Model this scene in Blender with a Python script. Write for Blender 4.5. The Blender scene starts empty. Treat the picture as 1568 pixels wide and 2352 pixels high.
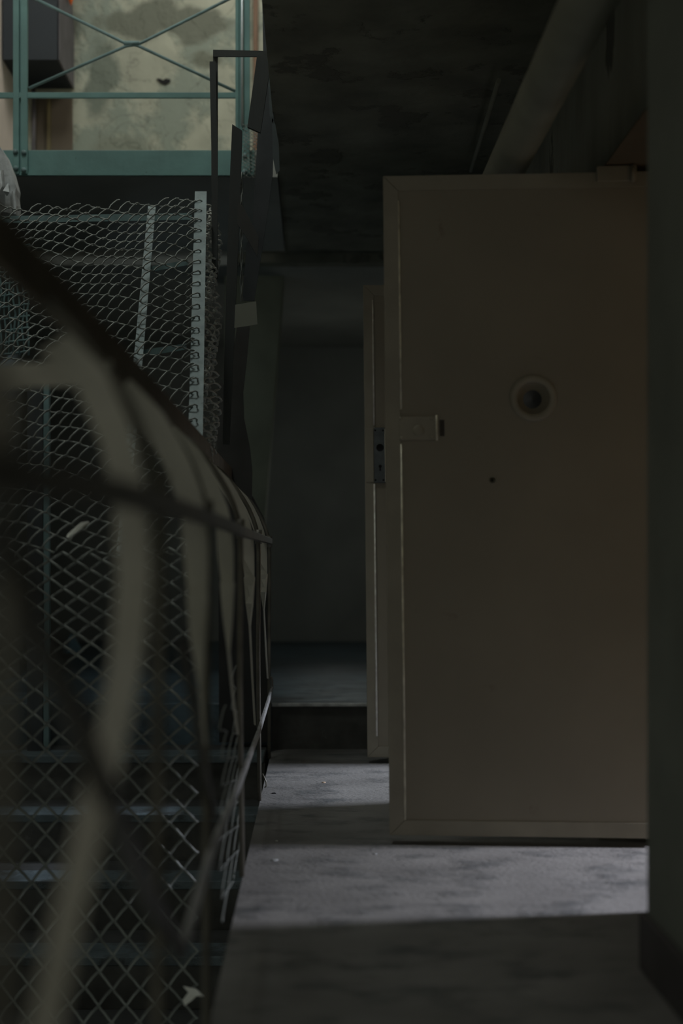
import bpy, bmesh, math, random
from mathutils import Vector, Matrix
random.seed(7)
S = bpy.context.scene
COL = S.collection
# ------------------------------------------------------------------ frame
F = 3267.0; VX, VY, EYE = 722.0, 1290.0, 0.86          # focal length in px, vanishing point, eye height
def P(px, py, Y):
    return Vector(((px - VX) * Y / F, Y, EYE + (VY - py) * Y / F))

# ------------------------------------------------------------------ materials
MATS = {}
def mat(name, col, rough=0.7, metal=0.0, var=0.25, scale=6.0, bump=0.0, bscale=30.0,
        col2=None, c2scale=3.0, c2lo=0.5, c2hi=0.6, stretch=(1, 1, 1), spec=0.5, detail=6.0, crack=0.0, stains=()):
    if name in MATS: return MATS[name]
    m = bpy.data.materials.new(name); m.use_nodes = True
    nt = m.node_tree; N = nt.nodes; L = nt.links
    b = N['Principled BSDF']
    b.inputs['Roughness'].default_value = rough
    b.inputs['Metallic'].default_value = metal
    b.inputs['Specular IOR Level'].default_value = spec
    tc = N.new('ShaderNodeTexCoord'); mp = N.new('ShaderNodeMapping')
    mp.inputs['Scale'].default_value = stretch
    L.new(tc.outputs['Object'], mp.inputs['Vector'])
    n1 = N.new('ShaderNodeTexNoise'); n1.inputs['Scale'].default_value = scale; n1.inputs['Detail'].default_value = detail
    L.new(mp.outputs['Vector'], n1.inputs['Vector'])
    r1 = N.new('ShaderNodeValToRGB')
    r1.color_ramp.elements[0].position = 0.3; r1.color_ramp.elements[1].position = 0.7
    r1.color_ramp.elements[0].color = tuple(c * (1 - var) for c in col) + (1,)
    r1.color_ramp.elements[1].color = tuple(min(1, c * (1 + var)) for c in col) + (1,)
    L.new(n1.outputs['Fac'], r1.inputs['Fac'])
    out = r1.outputs['Color']
    n2 = None
    if col2:
        n2 = N.new('ShaderNodeTexNoise'); n2.inputs['Scale'].default_value = c2scale; n2.inputs['Detail'].default_value = 8
        n2.inputs['Roughness'].default_value = 0.62
        L.new(mp.outputs['Vector'], n2.inputs['Vector'])
        r2 = N.new('ShaderNodeValToRGB'); r2.color_ramp.elements[0].position = c2lo; r2.color_ramp.elements[1].position = c2hi
        L.new(n2.outputs['Fac'], r2.inputs['Fac'])
        mx = N.new('ShaderNodeMix'); mx.data_type = 'RGBA'
        L.new(r2.outputs['Color'], mx.inputs['Factor']); L.new(out, mx.inputs['A'])
        mx.inputs['B'].default_value = tuple(col2) + (1,)
        out = mx.outputs['Result']
    for cx, cy, cz, sx, sz, sc_ in stains:                       # worn patches at fixed spots of the wall
        ad = N.new('ShaderNodeVectorMath'); ad.operation = 'SUBTRACT'; ad.inputs[1].default_value = (cx, cy, cz)
        L.new(tc.outputs['Object'], ad.inputs[0])
        nz = N.new('ShaderNodeTexNoise'); nz.inputs['Scale'].default_value = 4.5; nz.inputs['Detail'].default_value = 7
        L.new(tc.outputs['Object'], nz.inputs['Vector'])
        sv = N.new('ShaderNodeVectorMath'); sv.operation = 'MULTIPLY'; sv.inputs[1].default_value = (1/sx, 0, 1/sz)
        L.new(ad.outputs['Vector'], sv.inputs[0])
        ln = N.new('ShaderNodeVectorMath'); ln.operation = 'LENGTH'; L.new(sv.outputs['Vector'], ln.inputs[0])
        ma = N.new('ShaderNodeMath'); ma.operation = 'MULTIPLY_ADD'; ma.inputs[1].default_value = 2.6
        L.new(nz.outputs['Fac'], ma.inputs[0]); L.new(ln.outputs['Value'], ma.inputs[2])
        rr = N.new('ShaderNodeValToRGB'); rr.color_ramp.elements[0].position = 0.40; rr.color_ramp.elements[1].position = 0.47
        dv = N.new('ShaderNodeMath'); dv.operation = 'DIVIDE'; dv.inputs[1].default_value = 5.0
        L.new(ma.outputs['Value'], dv.inputs[0]); L.new(dv.outputs['Value'], rr.inputs['Fac'])
        mm = N.new('ShaderNodeMix'); mm.data_type = 'RGBA'; L.new(rr.outputs['Color'], mm.inputs['Factor'])
        L.new(out, mm.inputs['B']); mm.inputs['A'].default_value = tuple(sc_) + (1,); out = mm.outputs['Result']
    if crack:
        nc = N.new('ShaderNodeTexNoise'); nc.inputs['Scale'].default_value = 3.3; nc.inputs['Detail'].default_value = 5; nc.inputs['Distortion'].default_value = 0.6
        L.new(mp.outputs['Vector'], nc.inputs['Vector'])
        rc = N.new('ShaderNodeValToRGB'); e = rc.color_ramp.elements
        e[0].position = 0.548; e[0].color = (1, 1, 1, 1); e[1].position = 0.562; e[1].color = (1, 1, 1, 1)
        k = e.new(0.555); k.color = (1-crack,)*3 + (1,)
        L.new(nc.outputs['Fac'], rc.inputs['Fac'])
        mc = N.new('ShaderNodeMix'); mc.data_type = 'RGBA'; mc.blend_type = 'MULTIPLY'; mc.inputs['Factor'].default_value = 1.0
        L.new(out, mc.inputs['A']); L.new(rc.outputs['Color'], mc.inputs['B']); out = mc.outputs['Result']
    L.new(out, b.inputs['Base Color'])
    if bump:
        n3 = N.new('ShaderNodeTexNoise'); n3.inputs['Scale'].default_value = bscale; n3.inputs['Detail'].default_value = 5
        L.new(mp.outputs['Vector'], n3.inputs['Vector'])
        bp = N.new('ShaderNodeBump'); bp.inputs['Strength'].default_value = bump; bp.inputs['Distance'].default_value = 0.01
        L.new(n3.outputs['Fac'], bp.inputs['Height'])
        if n2:
            bp2 = N.new('ShaderNodeBump'); bp2.inputs['Strength'].default_value = bump; bp2.inputs['Distance'].default_value = 0.012
            L.new(r2.outputs['Color'], bp2.inputs['Height']); L.new(bp.outputs['Normal'], bp2.inputs['Normal'])
            L.new(bp2.outputs['Normal'], b.inputs['Normal'])
        else:
            L.new(bp.outputs['Normal'], b.inputs['Normal'])
    MATS[name] = m
    return m

M_floor   = mat('worn concrete', (0.215, 0.208, 0.197), 0.62, var=0.28, scale=2.6, bump=0.4, bscale=70, col2=(0.085, 0.09, 0.09), c2scale=5.0, c2lo=0.50, c2hi=0.70, stretch=(1, 1.5, 1))
M_land    = mat('painted landing', (0.075, 0.115, 0.14), 0.36, var=0.35, scale=2.5, bump=0.3, bscale=25, col2=(0.065, 0.085, 0.095), c2scale=4, stretch=(1, 2.5, 1))
M_tread   = mat('shaded tread', (0.05, 0.052, 0.05), 0.75, var=0.3, scale=6, bump=0.2)  # shade at the back of the treads put into a dark colour
M_nose    = mat('lit blue nosing', (0.12, 0.155, 0.165), 0.55, var=0.4, scale=5, bump=0.3, col2=(0.06, 0.07, 0.07), c2scale=5)  # lit front band of the treads put into a lighter colour
M_riser   = mat('stained riser', (0.10, 0.10, 0.09), 0.7, var=0.4, scale=7, bump=0.3, col2=(0.2, 0.2, 0.19), c2scale=9, c2lo=0.66, c2hi=0.72)
M_ceil    = mat('flaking ceiling paint', (0.22, 0.22, 0.17), 0.85, var=0.3, scale=4, bump=0.6, bscale=18, col2=(0.16, 0.155, 0.12), c2scale=3.6, c2lo=0.56, c2hi=0.60)
M_wall    = mat('peeling corridor plaster', (0.24, 0.245, 0.20), 0.85, var=0.25, scale=5, bump=0.5, bscale=14, col2=(0.10, 0.10, 0.08), c2scale=5, c2lo=0.60, c2hi=0.63, stretch=(1, 1, 0.3))
M_pier    = mat('pier plaster', (0.23, 0.25, 0.215), 0.85, var=0.15, scale=3, bump=0.2, bscale=12)
M_cell    = mat('ochre cell plaster', (0.50, 0.36, 0.20), 0.85, var=0.15, scale=3, bump=0.2)
M_backw   = mat('dark back plaster', (0.36, 0.365, 0.33), 0.85, var=0.15, scale=2, bump=0.3, bscale=9)
M_door    = mat('olive brown door paint', (0.30, 0.265, 0.20), 0.55, var=0.10, scale=2.0, bump=0.06, bscale=22, col2=(0.24, 0.20, 0.15), c2scale=7, c2lo=0.66, c2hi=0.72)
M_doorstr = mat('door trim paint', (0.33, 0.30, 0.23), 0.5, var=0.12, scale=6, bump=0.1, bscale=40)
M_bead    = mat('highlight bead', (0.78, 0.72, 0.56), 0.35, metal=0.1, var=0.3, scale=30)  # highlight along the edge beads put into a pale colour
M_bead2   = mat('lit bead', (0.88, 0.80, 0.72), 0.4, var=0.25, scale=40)  # farther door's bead: caught light put into a paler, pinkish colour
M_steel   = mat('dull lock steel', (0.12, 0.135, 0.14), 0.45, metal=0.4, var=0.25, scale=25)
M_black   = mat('black hollow', (0.012, 0.012, 0.012), 0.9, var=0.2)
M_glass   = mat('dark peephole glass', (0.03, 0.03, 0.028), 0.25, var=0.1)
M_pipe    = mat('painted pipe', (0.27, 0.27, 0.21), 0.6, var=0.15, scale=5, bump=0.1)
M_teal    = mat('teal paint', (0.125, 0.245, 0.23), 0.55, var=0.18, scale=5, bump=0.15, bscale=30, col2=(0.07, 0.12, 0.115), c2scale=22, c2lo=0.68, c2hi=0.72)
M_tealdk  = mat('dull teal metal', (0.16, 0.25, 0.25), 0.55, var=0.25, scale=8, bump=0.15)
M_bar     = mat('grey green flat bar', (0.24, 0.30, 0.30), 0.55, metal=0.1, var=0.2, scale=14, bump=0.25, bscale=60, col2=(0.08, 0.10, 0.10), c2scale=26, c2lo=0.66, c2hi=0.71)
M_wire    = mat('galvanised wire', (0.25, 0.27, 0.25), 0.5, metal=0.3, var=0.3, scale=12)
M_wire2   = mat('bright galvanised wire', (0.46, 0.48, 0.44), 0.5, metal=0.2, var=0.3, scale=12)
M_plast   = mat('gallery plaster', (0.44, 0.445, 0.35), 0.9, var=0.16, scale=5, bump=0.6, bscale=14, col2=(0.29, 0.325, 0.265), c2scale=2.3, c2lo=0.50, c2hi=0.57, stretch=(1, 1, 0.9), crack=0.35,
    stains=((-0.42, 0, 1.17, 0.40, 0.13, (0.19, 0.20, 0.155)), (-0.84, 0, 0.85, 0.10, 0.22, (0.20, 0.225, 0.18)), (-0.75, 0, 0.45, 0.22, 0.12, (0.26, 0.28, 0.22)), (-0.25, 0, 0.95, 0.12, 0.06, (0.20, 0.21, 0.16))))
M_pink    = mat('pink plaster', (0.75, 0.66, 0.59), 0.9, var=0.1, scale=4, bump=0.3, bscale=20)
M_flake   = mat('lifting pale paint', (0.50, 0.52, 0.52), 0.8, var=0.25, scale=14, bump=0.6, bscale=30)
M_hood    = mat('navy sheet steel', (0.010, 0.016, 0.022), 0.6, var=0.15, scale=3)
M_hoodsd  = mat('grey sheet steel', (0.13, 0.12, 0.13), 0.6, var=0.2, scale=8)
M_orange  = mat('orange lens', (0.95, 0.18, 0.03), 0.4, var=0.05)
M_copper  = mat('varnished casing', (0.16, 0.08, 0.035), 0.5, var=0.2, stretch=(1, 1, 0.1), scale=20)
M_rod     = mat('backlit iron rod', (0.20, 0.185, 0.15), 0.5, metal=0.3, var=0.3, scale=12)  # backlit darkness of the rods put into the colour
M_rail    = mat('brown handrail', (0.17, 0.135, 0.10), 0.5, var=0.25, scale=9, bump=0.1)
M_midrail = mat('black iron rail', (0.075, 0.07, 0.058), 0.45, metal=0.3, var=0.3, scale=12)
M_strap   = mat('lit iron strap', (0.62, 0.59, 0.50), 0.55, var=0.15, scale=7, bump=0.1)  # front light on the straps put into a paler colour than the rods
M_lowrail = mat('lit lower bar', (0.45, 0.45, 0.44), 0.45, metal=0.3, var=0.35, scale=10)  # cool light on this bar put into a paler colour
M_board   = mat('dark board', (0.05, 0.055, 0.052), 0.75, var=0.25, scale=6, bump=0.2, stretch=(1, 1, 0.2))
M_sheet   = mat('dark sheet iron', (0.05, 0.057, 0.06), 0.6, var=0.3, scale=6)
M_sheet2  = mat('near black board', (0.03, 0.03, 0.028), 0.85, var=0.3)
M_dull    = mat('dull grey teal', (0.085, 0.105, 0.105), 0.7, var=0.2)
M_cloth   = mat('black felt', (0.075, 0.075, 0.07), 0.95, var=0.2)
M_tag     = mat('grey card plate', (0.26, 0.27, 0.22), 0.8, var=0.1)
M_paper   = mat('white paper', (0.78, 0.79, 0.72), 0.85, var=0.06)
M_blue    = mat('blue painted scrap', (0.20, 0.33, 0.38), 0.6, var=0.2)
M_chip    = mat('grey white chip', (0.38, 0.39, 0.38), 0.85, var=0.1)
M_tan     = mat('tan chip', (0.55, 0.40, 0.28), 0.8, var=0.1)
M_skirt   = mat('dark skirting', (0.085, 0.078, 0.075), 0.7, var=0.2)

# ------------------------------------------------------------------ mesh building
class MB:
    def __init__(s): s.v = []; s.f = []; s.sm = []
    def add(s, vs, fs, smooth=False):
        o = len(s.v); s.v += [Vector(v) for v in vs]
        s.f += [tuple(i + o for i in f) for f in fs]; s.sm += [smooth] * len(fs)
        return s
    def box(s, a, b):
        x0, y0, z0 = a; x1, y1, z1 = b
        return s.hexa([(x0,y0,z0),(x1,y0,z0),(x1,y1,z0),(x0,y1,z0),(x0,y0,z1),(x1,y0,z1),(x1,y1,z1),(x0,y1,z1)])
    def hexa(s, c):
        return s.add(c, [(3,2,1,0),(4,5,6,7),(0,1,5,4),(1,2,6,5),(2,3,7,6),(3,0,4,7)])
    def poly(s, pts, off):                                   # planar outline given a real thickness
        n = len(pts); off = Vector(off); pts = [Vector(p) for p in pts]
        return s.add(pts + [p + off for p in pts],
                     [tuple(range(n)), tuple(range(2*n-1, n-1, -1))] + [(i, (i+n), (i+1)%n+n, (i+1)%n) for i in range(n)])
    def tube(s, path, r, seg=8, close=True, smooth=True):
        path = [Vector(p) for p in path]; n = len(path)
        rr = r if isinstance(r, (list, tuple)) else [r]*n
        vs = []; prev = None
        for i, p in enumerate(path):
            t = (path[min(i+1, n-1)] - path[max(i-1, 0)])
            t = t.normalized() if t.length > 1e-9 else Vector((0,0,1))
            if prev is None:
                a = Vector((0,0,1)) if abs(t.z) < 0.9 else Vector((1,0,0))
                u = t.cross(a).normalized()
            else:
                u = (prev - t * prev.dot(t)); u = u.normalized() if u.length > 1e-6 else t.orthogonal().normalized()
            w = t.cross(u); prev = u
            vs += [p + (u*math.cos(k*2*math.pi/seg) + w*math.sin(k*2*math.pi/seg))*rr[i] for k in range(seg)]
        fs = [(i*seg+k, i*seg+(k+1)%seg, (i+1)*seg+(k+1)%seg, (i+1)*seg+k) for i in range(n-1) for k in range(seg)]
        s.add(vs, fs, smooth)
        if close:
            o = len(s.v) - len(vs)
            s.f += [tuple(o+k for k in range(seg-1,-1,-1)), tuple(o+(n-1)*seg+k for k in range(seg))]; s.sm += [False]*2
        return s
    def ribbon(s, path, wvecs, tvecs):                        # flat bar along a path; half-width and half-thickness vectors
        n = len(path); vs = []
        for p, w, t in zip(path, wvecs, tvecs):
            p = Vector(p); w = Vector(w); t = Vector(t)
            vs += [p-w-t, p+w-t, p+w+t, p-w+t]
        fs = [(i*4+k, i*4+(k+1)%4, (i+1)*4+(k+1)%4, (i+1)*4+k) for i in range(n-1) for k in range(4)]
        fs += [(3,2,1,0), tuple((n-1)*4+k for k in range(4))]
        return s.add(vs, fs)
    def lathe(s, prof, frame, seg=48):                        # prof: (r, n); frame(r*cos, r*sin, n) -> point
        vs = []; n = len(prof)
        for r, h in prof:
            vs += [frame(r*math.cos(k*2*math.pi/seg), r*math.sin(k*2*math.pi/seg), h) for k in range(seg)]
        fs = [(i*seg+k, i*seg+(k+1)%seg, (i+1)*seg+(k+1)%seg, (i+1)*seg+k) for i in range(n-1) for k in range(seg)]
        return s.add(vs, fs, True)
    def mesh(s, name, org):
        me = bpy.data.meshes.new(name)
        me.from_pydata([tuple(v - org) for v in s.v], [], s.f)
        for p, k in zip(me.polygons, s.sm): p.use_smooth = k
        bm = bmesh.new(); bm.from_mesh(me); bmesh.ops.recalc_face_normals(bm, faces=bm.faces); bm.to_mesh(me); bm.free()
        return me

def origin_of(o):
    v = Vector(o.location)
    while o.parent: o = o.parent; v += Vector(o.location)
    return v
def obj(name, mb, m, parent=None, org=None, bevel=0.0):
    if parent: org = origin_of(parent)
    elif org is None:
        xs = [v.x for v in mb.v]; ys = [v.y for v in mb.v]; zs = [v.z for v in mb.v]
        org = Vector(((min(xs)+max(xs))/2, (min(ys)+max(ys))/2, min(zs)))
    o = bpy.data.objects.new(name, mb.mesh(name, Vector(org))); COL.objects.link(o)
    if parent: o.parent = parent
    else: o.location = org
    if m: o.data.materials.append(m)
    if bevel:
        b = o.modifiers.new('Bevel', 'BEVEL'); b.width = bevel; b.segments = 2; b.limit_method = 'ANGLE'; b.angle_limit = math.radians(40)
    return o
def thing(name, label, cat, loc, group=None):
    o = bpy.data.objects.new(name, None); COL.objects.link(o); o.location = loc; o.empty_display_size = 0.1
    return tag(o, label, cat, group)
def tag(o, label, cat, group=None):
    o['label'] = label; o['category'] = cat
    if group: o['group'] = group
    return o
def struct(name, mb, m, bevel=0.0):
    o = obj(name, mb, m, bevel=bevel); o['kind'] = 'structure'; return o
def cut(o, cutters):                                          # carve holes into a leaf, then bake the result
    for mb in cutters:
        c = obj('cutter', mb, None, org=(0,0,0))
        md = o.modifiers.new('cut', 'BOOLEAN'); md.operation = 'DIFFERENCE'; md.object = c; md.solver = 'EXACT'
        dg = bpy.context.evaluated_depsgraph_get(); dg.update()
        me = bpy.data.meshes.new_from_object(o.evaluated_get(dg))
        o.modifiers.remove(md); o.data = me
        cm = c.data; bpy.data.objects.remove(c); bpy.data.meshes.remove(cm)

# ------------------------------------------------------------------ SETTING
RX = -0.196                                                   # floor edge along the stairwell
CZ = EYE + 1.80                                               # corridor ceiling
WX = 0.88                                                     # right corridor wall face
struct('floor', MB().box((RX, -1.5, -0.22), (3.2, 6.53, 0.0)), M_floor)
lf = MB().box((-2.2, 6.53, -2.2), (3.2, 11.6, 0.21))
struct('floor_landing', lf, M_land, bevel=0.006)
struct('trim_1', MB().box((RX, 6.522, 0.0), (WX, 6.5295, 0.205)), M_riser)         # riser below the landing
struct('trim_2', MB().box((RX, 6.505, 0.196), (WX, 6.53, 0.2125)), mat('worn nosing', (0.65, 0.66, 0.64), 0.5, var=0.4, scale=14), bevel=0.004)
struct('ceiling', MB().box((-0.168, -1.5, CZ), (3.2, 8.4, CZ+0.14)), M_ceil)
struct('ceiling_landing', MB().box((-2.2, 8.4, CZ-0.05), (3.2, 11.6, CZ+0.14)), M_backw)
struct('wall_back', MB().box((-2.2, 11.6, -0.2), (3.2, 11.75, CZ+0.2)), M_backw)
struct('trim_3', MB().box((-0.45, 8.3, CZ-0.055), (WX, 8.42, CZ)), M_ceil)                # downstand at the end of the ceiling
# right wall with two cell doorways
J1a, J1b, J2a, J2b, HZ = 3.50, 4.40, 5.22, 6.14, EYE + 1.20
w = MB()
for a, b, z in ((-1.5, J1a, 0), (J1a, J1b, HZ), (J1b, J2a, 0), (J2a, J2b, HZ), (J2b, 11.6, 0)):
    w.box((WX, a, z), (WX + 0.20, b, CZ))
w.box((1.05, 4.30, 0), (WX+0.2, J1b, CZ)); w.box((1.055, 6.06, 0), (WX+0.2, J2b, CZ))
struct('wall_right', w, M_wall)
struct('trim_5', MB().box((WX-0.004, J1a+0.002, HZ-0.006), (WX+0.19, J1b-0.002, HZ-0.0005)), mat('warm lit soffit', (0.15, 0.115, 0.07), 0.7, var=0.15))  # thin soffit plate, warm cell light put into its brown
struct('wall_right_pier', MB().box((0.70, 1.2, 0.0), (WX, 3.0, CZ)), M_pier, bevel=0.008)
struct('baseboard_right', MB().box((0.685, 1.2, 0.0), (0.70, 3.005, 0.12)), M_skirt, bevel=0.003)
# the cells behind the right wall
def cellbox(a, b):
    c = MB()
    c.box((WX+0.2, a-0.12, 0), (3.2, a, CZ)); c.box((WX+0.2, b, 0), (3.2, b+0.12, CZ)); return c
struct('wall_cell', cellbox(2.75, 4.62), M_cell); struct('wall_cell.001', cellbox(4.74, 6.40), M_cell)
ow = MB()
w1, w2 = (3.66, 4.46), (5.40, 6.36); wz0 = 1.05
for a, b in ((-3, w1[0]), (w1[1], w2[0]), (w2[1], 14)): ow.box((3.2, a, -0.2), (3.42, b, 9.5))
for (a, b), zt in ((w1, 1.67), (w2, 1.80)): ow.box((3.2, a, -0.2), (3.42, b, wz0)); ow.box((3.2, a, zt), (3.42, b, 9.5))
struct('wall_outer', ow, M_cell)
# stairwell and upper storey
struct('wall_left', MB().box((-1.95, -1.5, CZ), (-1.70, 8.2, 6.0)), M_pink)
struct('wall_left_lower', MB().box((-1.95, -1.5, -2.2), (-1.70, 8.2, CZ)), M_backw)
struct('wall_gallery', MB().box((-1.70, 8.2, CZ+0.14), (0.9, 8.35, 6.0)), M_plast)
struct('wall_upper_right', MB().box((0.9, 2.0, CZ+0.14), (1.0, 8.35, 6.0)), M_wall)
struct('wall_landing', MB().hexa([(-0.55, 8.7, 0.21), (-0.375, 8.7, 0.21), (-0.375, 9.0, 0.21), (-0.55, 9.0, 0.21), (-0.55, 8.7, CZ-0.05), (-0.19, 8.7, CZ-0.05), (-0.19, 9.0, CZ-0.05), (-0.55, 9.0, CZ-0.05)]), mat('olive landing plaster', (0.34, 0.345, 0.25), 0.85, var=0.2, scale=3, bump=0.2))
struct('wall_landing_left', MB().box((-2.3, 8.2, -0.2), (-2.2, 11.6, CZ+0.1)), M_backw)
struct('wall_landing_front', MB().box((-2.3, 8.2, -2.2), (-1.95, 8.3, CZ+0.1)), M_backw)
struct('floor_gallery', MB().box((-1.70, 6.62, CZ-0.01), (-0.172, 8.2, CZ+0.115)), M_backw)
struct('trim_4', MB().box((-0.352, 8.17, CZ+0.14), (-0.325, 8.2, 4.6)), M_copper, bevel=0.003)

# ------------------------------------------------------------------ STAIRCASE
st = thing('staircase', 'dark flight of concrete steps going down beside the railing, seen through the wire mesh', 'stairs', (-0.8, 6.53, 0.21))
RISE, RUN = 0.19, 0.36
for k in range(1, 9):
    y1 = 6.53 - RUN*(k-1); y0 = y1 - RUN; zt = 0.21 - RISE*k
    if k == 8: pass
    tr = MB().box((-1.69, y0, zt-0.35), (-0.215, y1-0.002, zt-0.03)); obj('riser', tr, M_riser, st)
    nz = MB().box((-1.69, y0-0.022, zt-0.03), (-0.215, y1-0.003, zt)); obj('tread', nz, M_tread, st, bevel=0.005)
    obj('nosing', MB().box((-1.68, y0-0.024, zt-0.031), (-0.22, y0+0.17, zt+0.0015)), M_nose, st, bevel=0.004)  # front band of the tread, painted in its lit tone

# ------------------------------------------------------------------ CELL DOORS
def door_frame(free, hinge, z0, z1, rack):
    free = Vector(free); hinge = Vector(hinge); d = hinge - free; W = d.length; ux = Vector((d.x, d.y, 0)).normalized()
    nn = Vector((ux.y, -ux.x, 0))                              # faces the camera
    if nn.y > 0: nn = -nn
    def D(u, v, n=0.0):                                        # u from the free edge, v above the bottom, n out of the face
        return Vector((free.x, free.y, z0)) + ux*(u - rack*v/(z1-z0)) + Vector((0,0,v)) + nn*n
    return D, W, z1 - z0
def dbox(D, u0, u1, v0, v1, n0, n1, mb=None):
    mb = mb or MB()
    return mb.hexa([D(u0,v0,n0),D(u1,v0,n0),D(u1,v0,n1),D(u0,v0,n1),D(u0,v1,n0),D(u1,v1,n0),D(u1,v1,n1),D(u0,v1,n1)])

def cell_door(label, D, W, H, holes, extras):
    t = thing('cell_door', label, 'door', D(W, 0, -0.02), 'open cell doors along the right wall')
    leaf = obj('leaf', dbox(D, 0, W, 0, H, -0.048, 0), M_door, t)
    if holes:
        cs = []
        for u, v, r, dep in holes:
            cs.append(MB().tube([D(u, v, 0.02), D(u, v, -dep)], r, 40))
        # work in world space: put the leaf at the origin while cutting
        cut(leaf, cs)
    sw = 0.046
    # edging strips mitred at the corners
    e = 0.004
    def strip(pts): 
        return MB().add([D(u, v, 0.0) for u, v in pts] + [D(u, v, e) for u, v in pts],
                        [(0,1,2,3),(7,6,5,4),(0,4,5,1),(1,5,6,2),(2,6,7,3),(3,7,4,0)])
    obj('edge_strip', strip([(0,0),(sw,sw),(sw,H-sw),(0,H)]), M_doorstr, t, bevel=0.0012)
    obj('edge_strip', strip([(0.001,-0.0),(W,0),(W,sw),(sw+0.001,sw)]), M_doorstr, t, bevel=0.0012)
    obj('edge_strip', strip([(sw+0.001,H-sw),(W,H-sw),(W,H),(0.001,H)]), M_doorstr, t, bevel=0.0012)
    extras(t)
    return t

# nearest door
D1, W1, H1 = door_frame((0.2285, 4.33), (1.045, 4.275), 0.028, 2.033, 0.020)
def uv1(px, py): return ((px - 895)/753.0, (1918 - py)/754.5)
def extra1(t):
    bead = obj('bead', MB().tube([D1(0.0475, 0.047, 0.003), D1(0.0475, 1.19, 0.003)], 0.0036, 10), M_bead, t)
    obj('bead', MB().tube([D1(0.0475, 1.295, 0.003), D1(0.0475, 1.93, 0.003)], 0.0032, 10), M_bead, t)
    # peephole: raised ring, funnel and glass
    u, v = uv1(1222, 917); u += 0.013
    fr = lambda a, b, n: D1(u+a, v+b, n)
    prof = [(0.072, -0.001)] + [(0.0595 + 0.0125*math.cos(a), 0.010*math.sin(a)) for a in [math.pi*k/10 for k in range(11)]] + [(0.0465, -0.002)]
    ring = obj('peephole_ring', MB().lathe(prof, fr), M_doorstr, t)
    obj('funnel', MB().lathe([(0.0475, 0.0), (0.046, -0.004), (0.040, -0.016), (0.033, -0.027), (0.028, -0.034)], fr), M_doorstr, ring)
    obj('glass', MB().lathe([(0.0285, -0.034), (0.015, -0.0335), (0.0004, -0.033)], fr), M_glass, ring)
    # keyhole with a small rim
    u2, v2 = uv1(1130, 1104); u2 += 0.01
    fk = lambda a, b, n: D1(u2+a, v2+b, n)
    obj('keyhole', MB().lathe([(0.0115, 0.0), (0.0105, 0.002), (0.009, 0.002), (0.0085, -0.02), (0.0003, -0.02)], fk, 24), M_doorstr, t)
    obj('keyhole_pin', MB().lathe([(0.0025, -0.02), (0.0025, -0.006), (0.0002, -0.006)], fk, 12), M_black, t)
    # latch plate by the free edge
    a0, b0 = uv1(917, 1012); a1, b1 = uv1(1006, 958); a0 += 0.012; a1 += 0.012
    pl = obj('latch_plate', dbox(D1, a0, a1, b0, b1, 0, 0.007), M_doorstr, t, bevel=0.003)
    obj('latch_edge', MB().tube([D1(a1-0.004, b0-0.002, 0.008), D1(a1-0.004, b1+0.004, 0.008)], 0.0038, 8), M_bead, pl)
    for uu, vv in ((a0+0.006, b1-0.006), (a1-0.02, b1-0.006), (a0+0.008, b0+0.006), (a1-0.018, b0+0.008)):
        obj('bolt', MB().lathe([(0.006, 0.007), (0.0055, 0.010), (0.003, 0.0115), (0.0002, 0.0115)], lambda a, b, n: D1(uu+a, vv+b, n), 14), M_doorstr, pl)
    cm, cv = (a0+a1)/2+0.0, b0+0.028
    obj('latch_boss', MB().lathe([(0.018, 0.007), (0.017, 0.010), (0.010, 0.0115), (0.0002, 0.012)], lambda a, b, n: D1(cm+a, cv+b, n), 24), M_doorstr, pl)
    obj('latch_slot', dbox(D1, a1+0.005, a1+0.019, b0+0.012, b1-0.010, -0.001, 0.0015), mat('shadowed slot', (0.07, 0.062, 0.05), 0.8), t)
    # top pivot near the hinge side
    c0, d0 = uv1(1378, 428); c1, d1 = uv1(1468, 392)
    pv = obj('pivot_block', dbox(D1, c0, c1, d0, d1, 0.004, 0.012), M_doorstr, t, bevel=0.003)
    obj('pivot_pin', MB().tube([D1(c1-0.012, d0-0.004, 0.016), D1(c1-0.012, d1+0.0, 0.016)], 0.007, 10), M_door, pv)
    for vv in (0.35, 1.62):
        obj('hinge', MB().tube([D1(W1-0.004, vv-0.06, -0.015), D1(W1-0.004, vv+0.06, -0.015)], 0.011, 12), M_steel, t)
up, vp_ = uv1(1222, 917); uk, vk = uv1(1130, 1104)
cell_door('nearest cell door swung open across the corridor, olive brown steel with a round peephole', D1, W1, H1,
          [(up+0.013, vp_, 0.0475, 0.040), (uk+0.010, vk, 0.0105, 0.03)], extra1)

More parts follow.
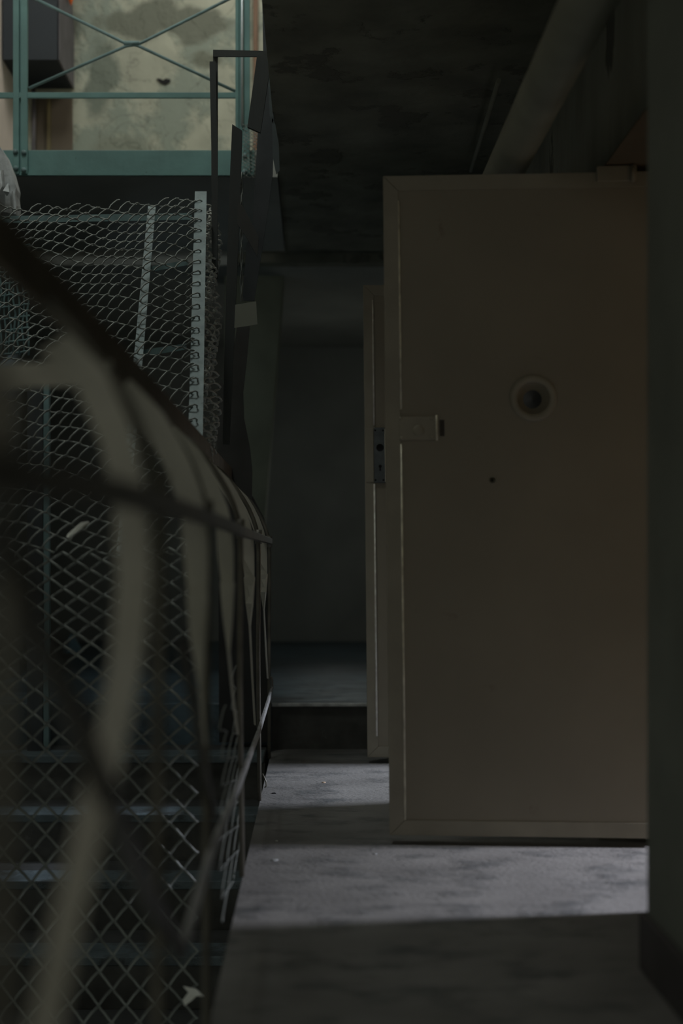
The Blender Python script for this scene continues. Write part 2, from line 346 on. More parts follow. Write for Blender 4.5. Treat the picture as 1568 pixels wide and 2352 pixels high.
# farther door
D2, W2, H2 = door_frame((0.226, 6.07), (1.05, 6.05), 0.026, 2.04, 0.018)
def uv2(px, py): return ((px - 844)/538.0 , (1740 - py)/538.7)
def extra2(t):
    bx = 0.040
    obj('bead', MB().tube([D2(bx, 0.09, 0.004), D2(bx, 1.165, 0.004)], 0.0042, 10), M_bead2, t)
    obj('bead', MB().tube([D2(bx, 1.415, 0.004), D2(bx, 1.95, 0.004)], 0.0032, 10), M_bead2, t)
    v0, v1 = uv2(0, 1110)[1], uv2(0, 983)[1]
    lk = obj('lock_plate', dbox(D2, 0.039, 0.087, v0, v1, 0.003, 0.010), M_steel, t, bevel=0.002)
    obj('plate_highlight', MB().tube([D2(0.087, v0+0.004, 0.009), D2(0.087, v1-0.006, 0.009)], 0.0022, 8), M_bead, lk)  # edge highlight of the lock plate, added as a pale tube
    obj('lock_cheek', dbox(D2, 0.006, 0.038, v0+0.004, v1-0.002, 0.0, 0.007), M_doorstr, t, bevel=0.002)
    hu, hv = 0.065, uv2(0, 1029)[1]
    obj('spindle_hole', MB().lathe([(0.016, 0.010), (0.015, 0.013), (0.013, 0.013), (0.0125, 0.0105), (0.0002, 0.0102)], lambda a, b, n: D2(hu+a, hv+b, n), 24), M_black, lk)
    kv = uv2(0, 1076)[1]
    kh = MB().lathe([(0.0065, 0.0102), (0.0065, 0.0112), (0.0002, 0.0112)], lambda a, b, n: D2(hu+a, kv+0.008+b, n), 16)
    dbox(D2, hu-0.0035, hu+0.0035, kv-0.012, kv+0.006, 0.0102, 0.0112, kh)
    obj('keyhole', kh, M_black, lk)
    for a in (0.045, 0.078):
        for b in (v0+0.012, v1-0.012):
            obj('screw', MB().lathe([(0.0042, 0.010), (0.0035, 0.0115), (0.0002, 0.0115)], lambda x, y, n: D2(a+x, b+y, n), 12), M_black, lk)
    for vv in (0.35, 1.62):
        obj('hinge', MB().tube([D2(W2-0.004, vv-0.06, -0.015), D2(W2-0.004, vv+0.06, -0.015)], 0.011, 12), M_steel, t)
cell_door('farther cell door behind the nearest one, only its free edge and steel lock plate showing', D2, W2, H2, [], extra2)

# ------------------------------------------------------------------ PIPE, CONDUIT
px_, pz_ = 0.623, EYE + 1.28
tag(obj('ceiling_pipe', MB().tube([(px_, 2.2, pz_), (px_, 8.29, pz_)], 0.063, 28), M_pipe), 'thick painted pipe running under the ceiling above the open door', 'pipe')
tag(obj('conduit', MB().tube([P(1145, 185, 5.15), P(1082, 392, 6.35)], 0.010, 8), M_pipe), 'thin conduit on the ceiling left of the thick pipe', 'conduit')

# ------------------------------------------------------------------ UPPER GALLERY
GY = 6.60
ga = thing('gallery_railing', 'teal steel railing of the upper gallery with crossed rods and a deep kick plate', 'railing', P(300, 402, GY))
def gbox(x0, y0, x1, y1, d0, d1, mb=None):
    mb = mb or MB()
    a = P(x0, y1, GY); b = P(x1, y0, GY)
    return mb.box((a.x, GY+d0, a.z), (b.x, GY+d1, b.z))
obj('kick_plate', gbox(-120, 345, 584, 402, 0.0, 0.02), M_teal, ga, bevel=0.002)
obj('kick_plate_lip', gbox(-120, 399, 584, 404, -0.012, 0.0), M_teal, ga)
for nm, xs in (('post', ((32, 46), (50, 65))), ('post', ((541, 549), (558, 574)))):
    pm = MB()
    for a, b in xs: gbox(a, -160, b, 402, -0.022, -0.002, pm)
    if xs[0][0] > 500: gbox(546, -160, 560, 402, -0.016, -0.004, pm)
    else: gbox(44, -160, 52, 402, -0.004, 0.006, pm)
    po = obj(nm, pm, M_teal, ga, bevel=0.002)
    cx = [(38, 352), (57, 354), (39, 390), (57, 394)] if xs[0][0] < 500 else [(562, 362), (562, 398)]
    for bx, by in cx:
        c = P(bx, by, GY)
        obj('bolt', MB().lathe([(0.0125, 0.0), (0.012, 0.007), (0.007, 0.012), (0.0003, 0.013)], lambda a, b, n: Vector((c.x+a, GY-0.022-n, c.z+b)), 12), M_tealdk, po)
obj('post_highlight', MB().tube([P(556, -160, GY-0.03), P(556, 290, GY-0.03)], 0.006, 8), mat('edge highlight', (0.62, 0.68, 0.70), 0.35, metal=0.4, var=0.2), ga)  # bright line on the flange edge, a highlight added as a pale tube
obj('lower_rail', gbox(-120, 215, 545, 228, -0.02, -0.006), M_teal, ga, bevel=0.002)
for a, b in (((66, 203), (545, -12)), ((70, -8), (547, 213))):
    mid = (303, 103)
    pts = [P(a[0], a[1], GY-0.012), P(mid[0]-14, mid[1]+(3 if a[1] > b[1] else -3), GY-0.012), P(mid[0]+14, mid[1]-(1 if a[1] > b[1] else -2), GY-0.012), P(b[0], b[1], GY-0.012)]
    obj('brace_rod', MB().tube(pts, 0.0075, 8), M_tealdk, ga)
c = P(303, 102, GY)
obj('brace_collar', MB().tube([c + Vector((-0.035, -0.014, 0)), c + Vector((0.035, -0.014, 0))], 0.011, 10), M_tealdk, ga)

# hood on the gallery wall
hd = thing('wall_hood', 'dark navy box hood fixed high on the plaster wall behind the gallery railing', 'hood', (-1.53, 8.2, 3.58))
hx0, hx1, hy0, hy1, hz0, hz1 = -1.69, -1.384, 7.72, 8.199, 3.585, 4.55
obj('front_panel', MB().box((hx0, hy0, hz0), (hx1-0.004, hy0+0.01, hz1)), M_hood, hd)
ch = 0.07
obj('side_panel', MB().add([(hx1, hy0, hz0), (hx1, hy1, hz0), (hx1, hy1, 3.93), (hx1, hy1-0.16, 4.15), (hx1, hy1-0.16, hz1), (hx1, hy0, hz1)]
    + [(hx1-0.01, y, z) for y, z in ((hy0, hz0), (hy1, hz0), (hy1, 3.93), (hy1-0.16, 4.15), (hy1-0.16, hz1), (hy0, hz1))],
    [tuple(range(6)), tuple(range(11, 5, -1))] + [(i, i+6, (i+1) % 6+6, (i+1) % 6) for i in range(6)]), M_hoodsd, hd)
obj('base_panel', MB().box((hx0, hy0+0.01, hz0), (hx1-0.012, hy1, hz0+0.01)), M_hood, hd)
obj('far_panel', MB().box((hx0, hy0+0.011, hz0+0.011), (hx0+0.01, hy1, hz1)), M_hood, hd)
q = P(157, 2, 7.95)
obj('warning_lens', MB().tube([q + Vector((0.012, 0, 0.12)), q + Vector((0.012, 0, 0.03)), q + Vector((0.014, 0, -0.025))], [0.028, 0.022, 0.002], 12), M_orange, hd)
tag(obj('wall_conduit', MB().tube([P(77, 200, 8.12), P(77, 400, 8.12)], 0.012, 10), M_hoodsd), 'thin pale conduit on the plaster wall just below the navy hood', 'conduit')
tag(obj('hood_shadow_sheet', MB().box((P(82, 0, 8.18).x, 8.185, P(0, 400, 8.18).z), (P(166, 0, 8.18).x, 8.199, P(0, 214, 8.18).z)), mat('brown hood shade', (0.13, 0.105, 0.075), 0.8, var=0.15), bevel=0.004), 'dark brown sheet standing in for the shadow on the plaster directly under the navy hood', 'panel')  # thin sheet, the hood's shadow put into its dark brown
tag(obj('wood_batten', MB().box(tuple(P(108, 400, 8.17)), (P(116, 0, 8.17).x, 8.184, P(0, 212, 8.17).z)), mat('dull yellow batten', (0.16, 0.13, 0.06), 0.7)), 'narrow yellowish batten on the shaded wall under the navy hood', 'batten')

tag(obj('plaster_hole', MB().poly([P(x, y, 8.19) for x, y in [(359, 181), (366, 180), (374, 184), (381, 180), (392, 183), (388, 190), (378, 194), (368, 190)]], (0, 0.009, 0)), M_black), 'small dark mothlike hole in the gallery plaster below the rod crossing', 'hole')
# peeling plaster at the left edge
pp_ = [(-239, 300), (-4, 332), (10, 352), (18, 372), (26, 392), (33, 418), (36, 432), (34, 446), (37, 470), (36, 492), (14, 488), (-239, 470)]
pl = thing('peeling_plaster', 'pale grey peeling plaster edge at the far left above the wire mesh', 'plaster', P(0, 490, 6.05))
obj('plaster_edge', MB().poly([P(x, y, 6.05) for x, y in pp_], (0, 0.10, 0)), M_flake, pl)
for k, (pts, d) in enumerate((([(2, 392), (14, 398), (16, 440), (10, 470), (-4, 462), (-6, 400)], -0.05), ([(20, 422), (30, 438), (24, 446), (17, 452), (15, 448)], -0.07), ([(24, 452), (33, 444), (34, 480), (28, 488)], -0.04))):
    n = len(pts); c = P(sum(p[0] for p in pts)/n, sum(p[1] for p in pts)/n, 6.05+d)
    vs = [P(x, y, 6.05 - 0.004) + Vector((0, d*(0.2+0.8*((i*2) % 3)/2), 0)) for i, (x, y) in enumerate(pts)]
    mb = MB().add([c] + vs + [c + Vector((0, 0.006, 0))] + [v + Vector((0, 0.006, 0)) for v in vs],
                  [(0, i+1, (i+1) % n+1) for i in range(n)] + [(n+1, n+2+(i+1) % n, n+2+i) for i in range(n)] + [(i+1, n+2+i, n+2+(i+1) % n, (i+1) % n+1) for i in range(n)])
    obj('paint_curl', mb, M_flake, pl)

# ------------------------------------------------------------------ CHAIN LINK
def chainlink(Sf, nu, nv, r, flip=1, seg=6, jitter=0.0, keep=None, depth=1.5):
    mb = MB(); rnd = random.Random(nu*31+nv)
    d = r*depth
    jit = {}
    def pt(u, v, n):
        p, nr = Sf(u, v)
        return p + nr*n
    for i in range(nu):
        runs = []; cur = []
        for j in range(2*nv):
            # parity: which side this wire starts from
            left = ((i + j) % 2 == 0)
            if flip < 0: left = not left
            u0, u1 = (i, i+1) if left else (i+1, i)
            if keep and not keep(i + 0.5, (j+0.5)/2):
                if cur: runs.append(cur); cur = []
                continue
            front = 1 if left == (flip > 0) else -1
            v0, v1 = j/2, (j+1)/2
            ov = 0.06 if u1 > u0 else -0.06
            jx = rnd.uniform(-jitter, jitter); jy = rnd.uniform(-jitter, jitter)*0.5
            cur += [pt(u0 - ov*0.9 + jx*.3, v0+0.0, 0)]
            for a in (0.07, 0.22, 0.5, 0.78, 0.93):
                bow = math.sin(a*math.pi)
                cur += [pt(u0+(u1-u0)*a + jx*.3, v0+(v1-v0)*a + 0.045*bow*(-1) + jy, front*d*min(1, bow*1.6))]
        if cur: runs.append(cur)
        for c in runs:
            if len(c) > 3: mb.tube(c, r, seg)
    return mb
def lerp(a, b, t): return a + (b - a)*t

# upper (sloping) panel and lower (hanging) panel
FY, TY = 4.20, 5.67
A0, B0 = P(432, 1264, FY), P(454, 452, TY)                    # right edge
CW = 0.0392; NU = 26
def v_up(u, v): return v - 8 + 0.27*(NU-u)                  # the panel is racked: rows climb to the right
def keep_up(u, v): return 0.0 <= v_up(u, v) <= 28.3
def S_up(u, v):
    v = v_up(u, v); t = v/28.0
    base = lerp(B0, A0, t)                                    # v = 0 at the top
    w = lerp(CW*1.0, CW, t)
    nrm = Vector((0, -1, 1.05)).normalized()
    sag = 0.016*math.sin(u*.55+0.6)*math.sin(v*0.55) - 0.012*math.sin(v*.21)*math.sin(u*.5)
    top = 0.06*max(0.0, 1-v/9)*min(1.0, (NU-u)/10.0)
    return base + Vector((-(NU-u)*w, 0.0, -top*0.6)) + nrm*sag, -nrm if False else Vector((0, -0.72, 0.69))
up_pitch = []
y = 1264.0; ys = [y]
while y < 2420:
    p = min(78, 41 + max(0, (y-1330))*0.055); y += p; ys.append(y)
NVL = len(ys) - 1
def S_lo(u, v):
    i = min(int(v), NVL-1); f = v - i
    py = ys[i] + (ys[i+1]-ys[i])*f
    Y = FY - 0.10*math.sin(min(1, v/NVL)*math.pi)
    shift = 6*math.sin(v*0.5) + 10*math.sin(v*.19)
    px = 432 + 18 - (NU-u)*(30.6 + 0.09*v) + shift*(0.3+0.7*(NU-u)/NU)
    return P(px, py + 6*math.sin(u*.45+v*.3), Y), Vector((0, -1, 0))
wg = thing('wire_guard', 'chain link guard over the stairs with drilled flat steel bars', 'fence', P(300, 1264, FY))
obj('lower_mesh', chainlink(S_lo, NU, NVL, 0.0042, flip=1, jitter=0.06, depth=1.8), M_wire, wg)
def flatbar(p0, p1, w0, w1, th, side=Vector((1, 0, 0))):
    d = (p1 - p0).normalized(); t = d.cross(side).normalized()
    return MB().ribbon([p0, lerp(p0, p1, .5), p1], [side*w0, side*(w0+w1)/2, side*w1], [t*th]*3)
off = Vector((0, 0.012, -0.012))
b1 = flatbar(P(443, 1282, FY), P(461, 441, TY+0.02), 0.0235, 0.0235, 0.003)
obj('edge_bar', b1, M_bar, wg)
obj('middle_bar', flatbar(P(276, 1268, FY)+off, P(348, 466, TY)+off, 0.0155, 0.0155, 0.003), M_bar, wg)
obj('cross_bar', flatbar(P(322, 812, 5.05), P(428, 796, 5.05), 0.011, 0.011, 0.003, Vector((0, 0, 1))), M_tealdk, wg)
obj('cross_bar', flatbar(P(338, 620, 5.4), P(432, 603, 5.4), 0.010, 0.010, 0.003, Vector((0, 0, 1))), M_tealdk, wg)
obj('cross_bar', flatbar(P(-60, 506, 5.75), P(440, 497, 5.75), 0.014, 0.014, 0.003, Vector((0, 0, 1))), M_tealdk, wg)
# loops where the wires pass through the bar holes
hk = chainlink(S_up, NU, 37, 0.0029, flip=-1, jitter=0.10, depth=2.4, keep=keep_up)
for k in range(28):
    t = (k+0.6)/28; c = lerp(B0, A0, t) + Vector((0.004, -0.006, 0.004))
    hk.tube([c + Vector((-0.035, 0, -0.018)), c + Vector((-0.012, -0.004, -0.002)), c + Vector((0.006, -0.006, 0.003)), c + Vector((0.013, 0.0, 0.0)), c + Vector((0.012, 0.010, -0.006))], 0.0030, 6)
obj('upper_mesh', hk, M_wire, wg)
# side panel hanging beside the edge bar
L0, L1 = P(474, 470, 5.62), P(456, 1075, 4.5)
R0, R1 = P(500, 488, 6.02), P(497, 1060, 4.9)
def S_side(u, v):
    t = v/22.0
    a, b = lerp(L0, L1, t), lerp(R0, R1, t)
    s = u/5.0
    return lerp(a, b, s) + Vector((0.010*math.sin(v*.9+u), 0, 0)), Vector((1, 0.1, 0)).normalized()
sp = tag(obj('side_mesh', chainlink(S_side, 5, 22, 0.0040, flip=1, jitter=0.12, depth=2.6), M_wire2), 'narrow strip of chain link hanging just right of the drilled edge bar', 'fence')
def S_low(u, v):
    X = -0.222 - 0.004*math.sin(v*1.3)
    Y = 3.36 + u*0.24; z = 0.0 + (9-v)*0.066
    return Vector((X, Y, z)), Vector((1, 0, 0))
def keep_low(u, v): return v > 0.6 + 2.6*math.sin(u*1.3)**2 
tag(obj('torn_mesh', chainlink(S_low, 4, 9, 0.0019, flip=1, jitter=0.05, keep=keep_low, depth=0.8), M_wire), 'torn low piece of chain link behind the railing rods at the floor edge', 'fence')
# woven mesh with teal paint, and teal post, seen through the guard at far left
wv = MB()
for k in range(9):
    x = -20 + k*10.5; wv.tube([P(x+3*math.sin(j*1.7+k), 560+j*32, 5.9) + Vector((0, 0.006*(-1)**(j+k), 0)) for j in range(9)], 0.0045, 6)
for k in range(10):
    y = 575 + k*27; wv.tube([P(-20+j*11, y-j*1.5, 5.9) + Vector((0, -0.006*(-1)**(j+k), 0)) for j in range(9)], 0.0045, 6)
tag(obj('woven_screen', wv, M_tealdk), 'dull teal woven wire screen behind the chain link at the left edge', 'screen')
tp = thing('newel_post', 'dull teal steel post behind the chain link near the left edge', 'post', P(90, 1480, 6.3))
obj('post_web', MB().box(tuple(P(62, 1725, 6.3)), (P(98, 0, 6.3).x, 6.32, P(0, 870, 6.3).z)), M_sheet, tp)
obj('post_flange', MB().box(tuple(P(100, 1725, 6.27)), (P(112, 0, 6.27).x, 6.31, P(0, 880, 6.27).z)), M_tealdk, tp)

# ------------------------------------------------------------------ BALUSTRADE
bl = thing('balustrade', 'dark bent iron railing along the floor edge, blurred close up', 'railing', (RX, 3.5, 0.0))
def Rl(X, Y, zr): return Vector((X, Y, EYE+zr))
hp = [(0.55, .357), (2.0, .357), (4.0, .355), (6.28, .357)]
HXr = -0.35
obj('handrail', MB().ribbon([Rl(HXr, a, b) for a, b in hp], [Vector((0.008, 0, 0.0))]*4, [Vector((0, 0, 0.033))]*4), M_rail, bl, bevel=0.004)
mp = [(0.70, .050), (0.86, .0527), (1.19, .0637), (1.76, .0727), (2.28, .0768), (3.07, .080), (4.08, .080), (6.24, .089)]
obj('middle_rail', MB().ribbon([Rl(-0.192, a, b) for a, b in mp], [Vector((0.007, 0, 0))]*8, [Vector((0, 0, 0.0135))]*8), M_midrail, bl, bevel=0.003)
lp = [(2.03, -.556), (2.63, -.53), (3.6, -.56), (4.83, -.577), (6.7-.3, -.564)]
obj('lower_rail', MB().ribbon([Rl(-0.189, a, b) for a, b in lp], [Vector((0.005, 0, 0))]*5, [Vector((0, 0, 0.012))]*5), M_lowrail, bl, bevel=0.002)
ARC = [(-.345, .33), (-.325, .315), (-.30, .29), (-.275, .257), (-.25, .22), (-.23, .185), (-.215, .15), (-.204, .115), (-.198, .08), (-.196, .03)]
for Y in (0.90, 1.80, 2.60, 3.77, 5.0, 6.22):
    pts = [Rl(a, Y, b) for a, b in ARC] + [Rl(-.198, Y, -.3), Rl(-.198, Y+(0.12 if 3 < Y < 5.5 else 0), -.86)]
    rd = obj('rod', MB().tube(pts, 0.0078, 10), M_rod, bl)
    obj('rod_collar', MB().tube([Rl(-.197, Y, .062), Rl(-.197, Y, .112)], 0.0125, 10), M_rod, rd)
def strap(Y, low, w=0.019, nm='strap'):
    arc = [(-.335, .30), (-.315, .28), (-.28, .245), (-.255, .205), (-.235, .165), (-.218, .12), (-.208, .075), (-.205, .02)]
    path = [Rl(a, Y, b) for a, b in arc]; n = len(path)
    ws = []; ts = []
    for i in range(n):
        t = (path[min(i+1, n-1)] - path[max(0, i-1)]).normalized()
        wv_ = t.cross(Vector((0, 1, 0))).normalized()
        ws.append(wv_*w); ts.append(Vector((0, 1, 0))*0.0025)
    last = path[-1]; m = len(low)
    for k, (YY, zr) in enumerate(low):                        # below the middle rail the strap twists edge-on
        ang = min(1.0, (k+1)/3.0)*math.pi/2*0.93
        path.append(Rl(-.201, YY, zr)); ws.append(Vector((-math.cos(ang), math.sin(ang), 0))*w); ts.append(Vector((math.sin(ang), math.cos(ang), 0))*0.0025)
    return obj(nm, MB().ribbon(path, ws, ts), M_strap, bl)
strap(3.28, [(3.28, -.05), (3.30, -.13), (3.33, -.21), (3.5, -.33), (3.72, -.45)])
strap(4.40, [(4.40, -.05), (4.40, -.13), (4.42, -.20), (4.6, -.38), (4.8, -.55)])
strap(5.60, [(5.60, -.05), (5.60, -.12), (5.65, -.19), (5.9, -.38), (6.1, -.5)])
strap(2.46, [(2.45, -.06), (2.46, -.14), (2.50, -.22), (2.62, -.34), (2.76, -.50)], 0.022)
# near strap, bent towards the viewer lower down
sb = [(-.32, .27, 1.75), (-.27, .22, 1.72), (-.235, .15, 1.68), (-.212, .07, 1.64), (-.203, -.02, 1.6), (-.202, -.10, 1.53), (-.2, -.16, 1.43), (-.2, -.225, 1.29), (-.2, -.29, 1.15), (-.2, -.36, 1.03), (-.2, -.42, 0.92)]
pth = [Rl(a, c, b) for a, b, c in sb]
obj('strap', MB().ribbon(pth, [Vector((0.6, 0.2, 0.5)).normalized()*0.021 if i < 3 else Vector((math.cos(max(0, i-4)*0.17), math.sin(max(0, i-4)*0.17), 0))*(0.020 - 0.0014*max(0, i-3)) for i in range(len(pth))], [Vector((-math.sin(max(0, i-4)*0.17), math.cos(max(0, i-4)*0.17), 0))*0.0025 for i in range(len(pth))]), M_strap, bl)
obj('loose_strap', MB().ribbon([P(-40, 868, 2.45), P(40, 862, 2.4), P(150, 860, 2.35), P(258, 856, 2.3)], [Vector((0, 0, 0.020))]*4, [Vector((0, 0.0025, 0))]*4), M_strap, bl)
# bent diagonal bars
def bentbar(nm, pts, w=0.012):
    obj(nm, MB().ribbon([Rl(-.191, a, b) for a, b in pts], [Vector((0.006, 0, 0))]*len(pts), [Vector((0, w*.6, w*.8))]*len(pts)), M_midrail, bl)
bentbar('diagonal_bar', [(0.86, .02), (0.97, -.0475), (1.15, -.13), (1.356, -.24), (1.66, -.40), (2.03, -.556)], 0.014)
bentbar('diagonal_bar', [(2.05, -.12), (2.25, -.22), (2.45, -.36), (2.68, -.48)], 0.010)
obj('bent_wire', MB().tube([Rl(-.19, 5.2, -.775), Rl(-.183, 5.2, -.79), Rl(-.176, 5.19, -.805), Rl(-.176, 5.19, -.82), Rl(-.182, 5.19, -.824)], 0.0028, 6), M_rod, bl)
obj('rod_tip', MB().tube([Rl(-.19, 6.2, -.50), Rl(-.184, 6.2, -.515), Rl(-.184, 6.2, -.545)], 0.005, 6), M_rod, bl)

# ------------------------------------------------------------------ WRECKAGE hanging at the ceiling edge
def slab(name, pts, Y, th, m, label, cat, skew=0.0):
    ps = [P(x, y, Y + skew*(y-pts[0][1])) for x, y in pts]
    return tag(obj(name, MB().poly(ps, (0, th, 0)), m), label, cat)
fr = thing('flat_bar_frame', 'dark flat iron frame with a square top corner in front of the teal post', 'frame', P(493, 620, 5.55))
obj('cross_piece', MB().poly([P(489, 114, 5.55), P(624, 117, 5.55), P(624, 130, 5.55), P(489, 130, 5.55)], (0, 0.006, 0)), M_board, fr)
obj('upright', MB().poly([P(489, 122, 5.56), P(500, 122, 5.56), P(500, 640, 5.56), P(490, 640, 5.56)], (0, 0.006, 0)), M_board, fr)
obj('upright', MB().poly([P(481, 141, 5.54), P(495, 141, 5.54), P(500, 400, 5.54), P(499, 620, 5.54), P(486, 620, 5.54), P(485, 340, 5.54)], (0, 0.006, 0)), M_board, fr)
slab('hanging_plank', [(533, 285), (556, 300), (551, 470), (541, 700), (531, 930), (527, 1020), (511, 1020), (514, 860), (521, 600), (528, 400)], 5.35, 0.02, M_board, 'long dark plank hanging upright right of the flat iron frame', 'plank')
slab('short_plank', [(590, 128), (624, 128), (598, 304), (568, 291)], 5.45, 0.02, M_board, 'short tilted dark plank hanging under the frame corner', 'plank')
slab('iron_sheet', [(600, -160), (622, -160), (626, 120), (629, 265), (626, 400), (613, 500), (597, 604), (584, 690), (556, 690), (566, 560), (580, 520), (586, 400), (592, 300), (604, 120)], 5.75, 0.012, M_sheet, 'tall dark bent iron sheet hanging along the ceiling edge', 'sheet')
slab('sheet_highlight', [(613, 150), (621, 140), (628, 180), (630, 240), (627, 285), (619, 265)], 5.70, 0.006, M_dull, 'small bluish strip standing in for the edge highlight at the top of the hanging sheet', 'strip')  # lighter strip added as the sheet's edge highlight
slab('paint_flake', [(624, 268), (632, 286), (640, 330), (642, 392), (634, 400), (626, 360)], 5.70, 0.004, M_dull, 'pale flake of paint curling off the ceiling edge', 'flake')
slab('iron_strap', [(546, 462), (558, 474), (594, 545), (591, 590), (566, 545), (545, 515)], 5.30, 0.010, M_cloth, 'short black diagonal strap crossing behind the long plank', 'strap')
slab('card_plate', [(540, 700), (588, 692), (591, 745), (538, 753)], 5.28, 0.004, M_tag, 'small grey card plate hanging beside the long plank', 'card')
slab('cloth_rag', [(544, 752), (573, 748), (566, 830), (558, 900), (560, 960), (574, 1030), (579, 1080), (578, 1150), (560, 1132), (535, 1116), (498, 1070), (500, 900), (506, 868), (520, 900), (530, 840)], 5.9, 0.02, M_cloth, 'ragged black felt hanging behind the railing end', 'rag')
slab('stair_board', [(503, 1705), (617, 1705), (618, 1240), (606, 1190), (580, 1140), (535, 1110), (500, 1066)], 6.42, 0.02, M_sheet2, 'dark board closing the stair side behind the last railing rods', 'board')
rl = MB()
for k in range(3):
    rl.tube([P(553+k*1.6+1.5*math.sin(j*1.3+k*2), 395+j*11, 5.5) + Vector((0, 0.004*math.cos(j*1.3+k), 0)) for j in range(28)], 0.0022, 5)
tag(obj('twisted_wire', rl, M_wire), 'thin twisted wire bundle hanging right of the long plank', 'wire')
def S_ck(u, v): return P(557 + u*6.5 + 2*math.sin(v*.6), 285 + v*9.5, 6.52) + Vector((0, 0.01*math.sin(v), 0)), Vector((0, -1, 0))
tag(obj('chicken_wire', chainlink(S_ck, 5, 13, 0.0016, seg=5, jitter=.2), M_wire), 'small curtain of fine wire netting at the foot of the right teal post', 'netting')

# ------------------------------------------------------------------ SCRAPS
def scrap(name, pts, Y, m, label, cat, curl=0.01):
    n = len(pts); vs = [P(x, y, Y + (max(q[1] for q in pts) - y)*Y/F*0.8) + Vector((0, curl*math.sin(i*1.9), 0)) for i, (x, y) in enumerate(pts)]
    return tag(obj(name, MB().poly(vs, (0, 0.0015, 0)), m), label, cat, {'paper': 'paper scraps caught in the mesh', 'fleck': 'white flecks standing in for glints in the mesh'}.get(cat))
scrap('paper_strip', [(152, 1233), (154, 1226), (186, 1200), (203, 1197), (205, 1201), (192, 1211), (160, 1232), (157, 1236)], 4.12, M_paper, 'thin white paper strip caught slanting in the mesh', 'paper')
scrap('paper_scrap', [(422, 1250), (430, 1242), (433, 1245), (442, 1241), (439, 1256), (439, 1264), (432, 1259)], 4.12, M_paper, 'small torn white paper scrap at the foot of the edge bar', 'paper')
scrap('paper_scrap', [(369, 952), (376, 951), (386, 966), (384, 974), (366, 968)], 4.75, M_paper, 'crumpled pale paper scrap in the mesh just under the handrail', 'paper')
scrap('foil_scrap', [(372, 974), (387, 972), (389, 979), (380, 983), (371, 980)], 4.73, mat('pale teal foil', (0.45, 0.62, 0.58), 0.4, var=0.1), 'tiny pale green foil scrap below the crumpled paper in the mesh', 'foil')
scrap('plastic_scrap', [(420, 2265), (450, 2274), (470, 2288), (452, 2286), (440, 2300), (424, 2310), (420, 2295), (432, 2282)], 3.75, M_paper, 'pale blurred scrap of plastic low in the mesh at the bottom of the photo', 'scrap')
for (x, y), lb in zip(((460, 1598), (458, 1664)), ('tiny white fleck standing in for a glint in the mesh beside the railing, upper of two', 'tiny white fleck standing in for a glint in the mesh beside the railing, lower of two')):
    scrap('glint_fleck', [(x-4, y), (x+1, y-10), (x+4, y-6), (x+3, y+5), (x-2, y+8)], 4.15, M_paper, lb, 'fleck', 0.004)  # white slivers put in as glints of light on the wires
fc = thing('folded_card', 'small blue folded card standing on the landing beyond the stairs', 'card', P(165, 1496, 9.6))
ca, cb, cc, cd = P(140, 1500, 9.7), P(184, 1496, 9.6), P(165, 1455, 9.7), P(178, 1492, 9.9)
obj('front_leaf', MB().poly([ca, P(150, 1502, 9.6), P(184, 1500, 9.6), cc, P(160, 1458, 9.7)], (0, 0.006, 0)), M_blue, fc)
obj('back_leaf', MB().poly([cc, P(184, 1500, 9.6), P(190, 1494, 9.8)], (0, 0.006, 0)), M_blue, fc)
CHIPS = 'paint chips on the floor'
def chip(name, px, py, r, m, label, cat, sq=0.5):
    Y = F*EYE/(py-VY); c = P(px, py, Y); c.z = 0.0005; rnd = random.Random(int(px*7+py))
    n = 7; ring = [c + Vector((math.cos(k*6.283/n)*r*rnd.uniform(.6, 1.2), math.sin(k*6.283/n)*r*sq*2*rnd.uniform(.6, 1.2), 0)) for k in range(n)]
    topv = [v + Vector((0, 0, r*rnd.uniform(.2, .5))) for v in ring]
    tag(obj(name, MB().add(ring + [c + (v-c)*.8 for v in topv] , [tuple(range(n-1, -1, -1)), tuple(range(n, 2*n))] + [(i, (i+1) % n, (i+1) % n+n, i+n) for i in range(n)]), m), label, cat, CHIPS if cat == 'chip' else None)
chip('paint_chip', 743, 1798, 0.010, M_tan, 'tan paint chip in the middle of the farther lit floor strip', 'chip')
chip('paint_chip', 631, 1976, 0.010, M_chip, 'white paint chip on the floor close to the railing', 'chip', 0.8)
chip('paint_chip', 862, 1962, 0.007, M_chip, 'white paint chip on the floor just left of the open door', 'chip')
chip('paint_chip', 635, 1932, 0.005, M_paper, 'tiny pale paint chip at the far edge of the near lit floor strip', 'chip')
chip('dark_pebble', 629, 1823, 0.010, M_black, 'small dark pebble on the floor at the railing side of the shadow', 'pebble')

# ------------------------------------------------------------------ LIGHT
def light(name, kind, loc, target, energy, col, **kw):
    ld = bpy.data.lights.new(name, kind); ld.energy = energy; ld.color = col
    for k, v in kw.items(): setattr(ld, k, v)
    o = bpy.data.objects.new(name, ld); COL.objects.link(o); o.location = loc
    o.rotation_euler = (Vector(target) - Vector(loc)).to_track_quat('-Z', 'Y').to_euler(); return o
light('cell_daylight', 'AREA', (6.0, 4.20, 2.9), (0.3, 4.0, 0.0), 590, (0.84, 0.86, 1.0), shape='RECTANGLE', size=0.5, size_y=0.6)
light('cell_daylight_far', 'AREA', (6.0, 6.32, 2.9), (0.3, 5.8, 0.0), 640, (0.80, 0.86, 1.0), shape='RECTANGLE', size=0.8, size_y=0.6)
light('stairwell_skylight', 'AREA', (-1.35, 4.4, 5.8), (-1.0, 8.0, 3.0), 46, (0.90, 0.97, 0.93), shape='RECTANGLE', size=1.0, size_y=1.0)
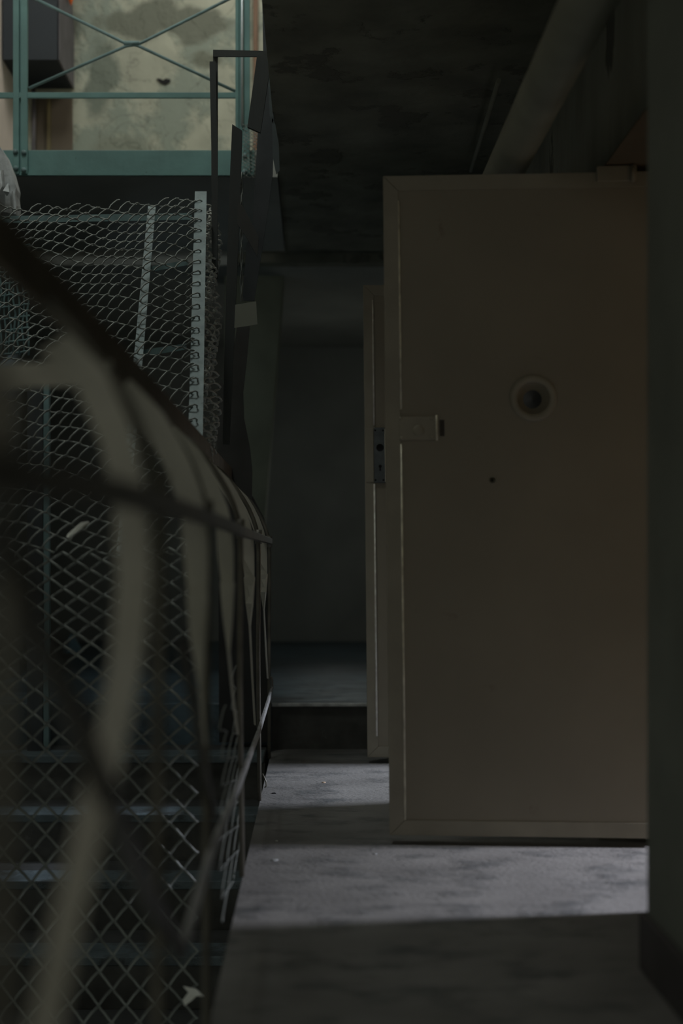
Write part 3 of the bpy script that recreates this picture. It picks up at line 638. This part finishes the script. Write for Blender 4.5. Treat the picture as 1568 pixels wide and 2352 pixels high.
light('pink_wall_fill', 'AREA', (0.5, 6.9, 5.2), (-1.7, 7.9, 3.4), 16, (1.0, 0.96, 0.9), shape='RECTANGLE', size=0.8, size_y=0.8)  # added fill to brighten the pink wall, not a window
light('near_rail_fill', 'AREA', (-0.9, -2.6, 2.6), (-0.2, 2.4, 0.9), 6.0, (1.0, 0.98, 0.9), shape='RECTANGLE', size=0.8, size_y=0.8)  # added fill behind the camera to brighten the near straps
light('landing_window', 'AREA', (-1.7, 7.6, 1.9), (0.6, 8.2, 0.2), 2.0, (0.65, 0.85, 1.0), shape='RECTANGLE', size=0.8, size_y=0.8)
light('landing_fill', 'POINT', (0.2, 9.9, 1.3), (1, 4, 1), 2.1, (0.95, 1.0, 0.93), shadow_soft_size=0.4)  # added ambient fill lifting the dark landing room
light('warm_cell_fill', 'POINT', (1.75, 3.55, 1.7), (1, 4, 1), 0.55, (1.0, 0.72, 0.42), shadow_soft_size=0.12)  # unseen warm fill added in place of bounce from the cell walls

wd = bpy.data.worlds.new('World'); S.world = wd; wd.use_nodes = True
bg = wd.node_tree.nodes['Background']; bg.inputs['Color'].default_value = (0.93, 1.0, 0.90, 1); bg.inputs['Strength'].default_value = 0.135

# ------------------------------------------------------------------ CAMERA
cd_ = bpy.data.cameras.new('Camera'); cam = bpy.data.objects.new('Camera', cd_); COL.objects.link(cam)
cam.location = (0, 0, EYE); cam.rotation_euler = (math.pi/2, 0, 0)
cd_.sensor_fit = 'AUTO'; cd_.sensor_width = 36.0; cd_.lens = 36.0*F/2352.0
cd_.shift_x = (784-VX)/2352.0; cd_.shift_y = (VY-1176)/2352.0
cd_.clip_start = 0.05
cd_.dof.use_dof = True; cd_.dof.focus_distance = 5.3; cd_.dof.aperture_fstop = 1.5
S.camera = cam
S.view_settings.view_transform = 'Standard'; S.view_settings.look = 'None'
S.view_settings.exposure = 0.0; S.view_settings.gamma = 1.0; S.view_settings.use_curve_mapping = False
S.cycles.use_denoising = True
S.cycles.max_bounces = 8
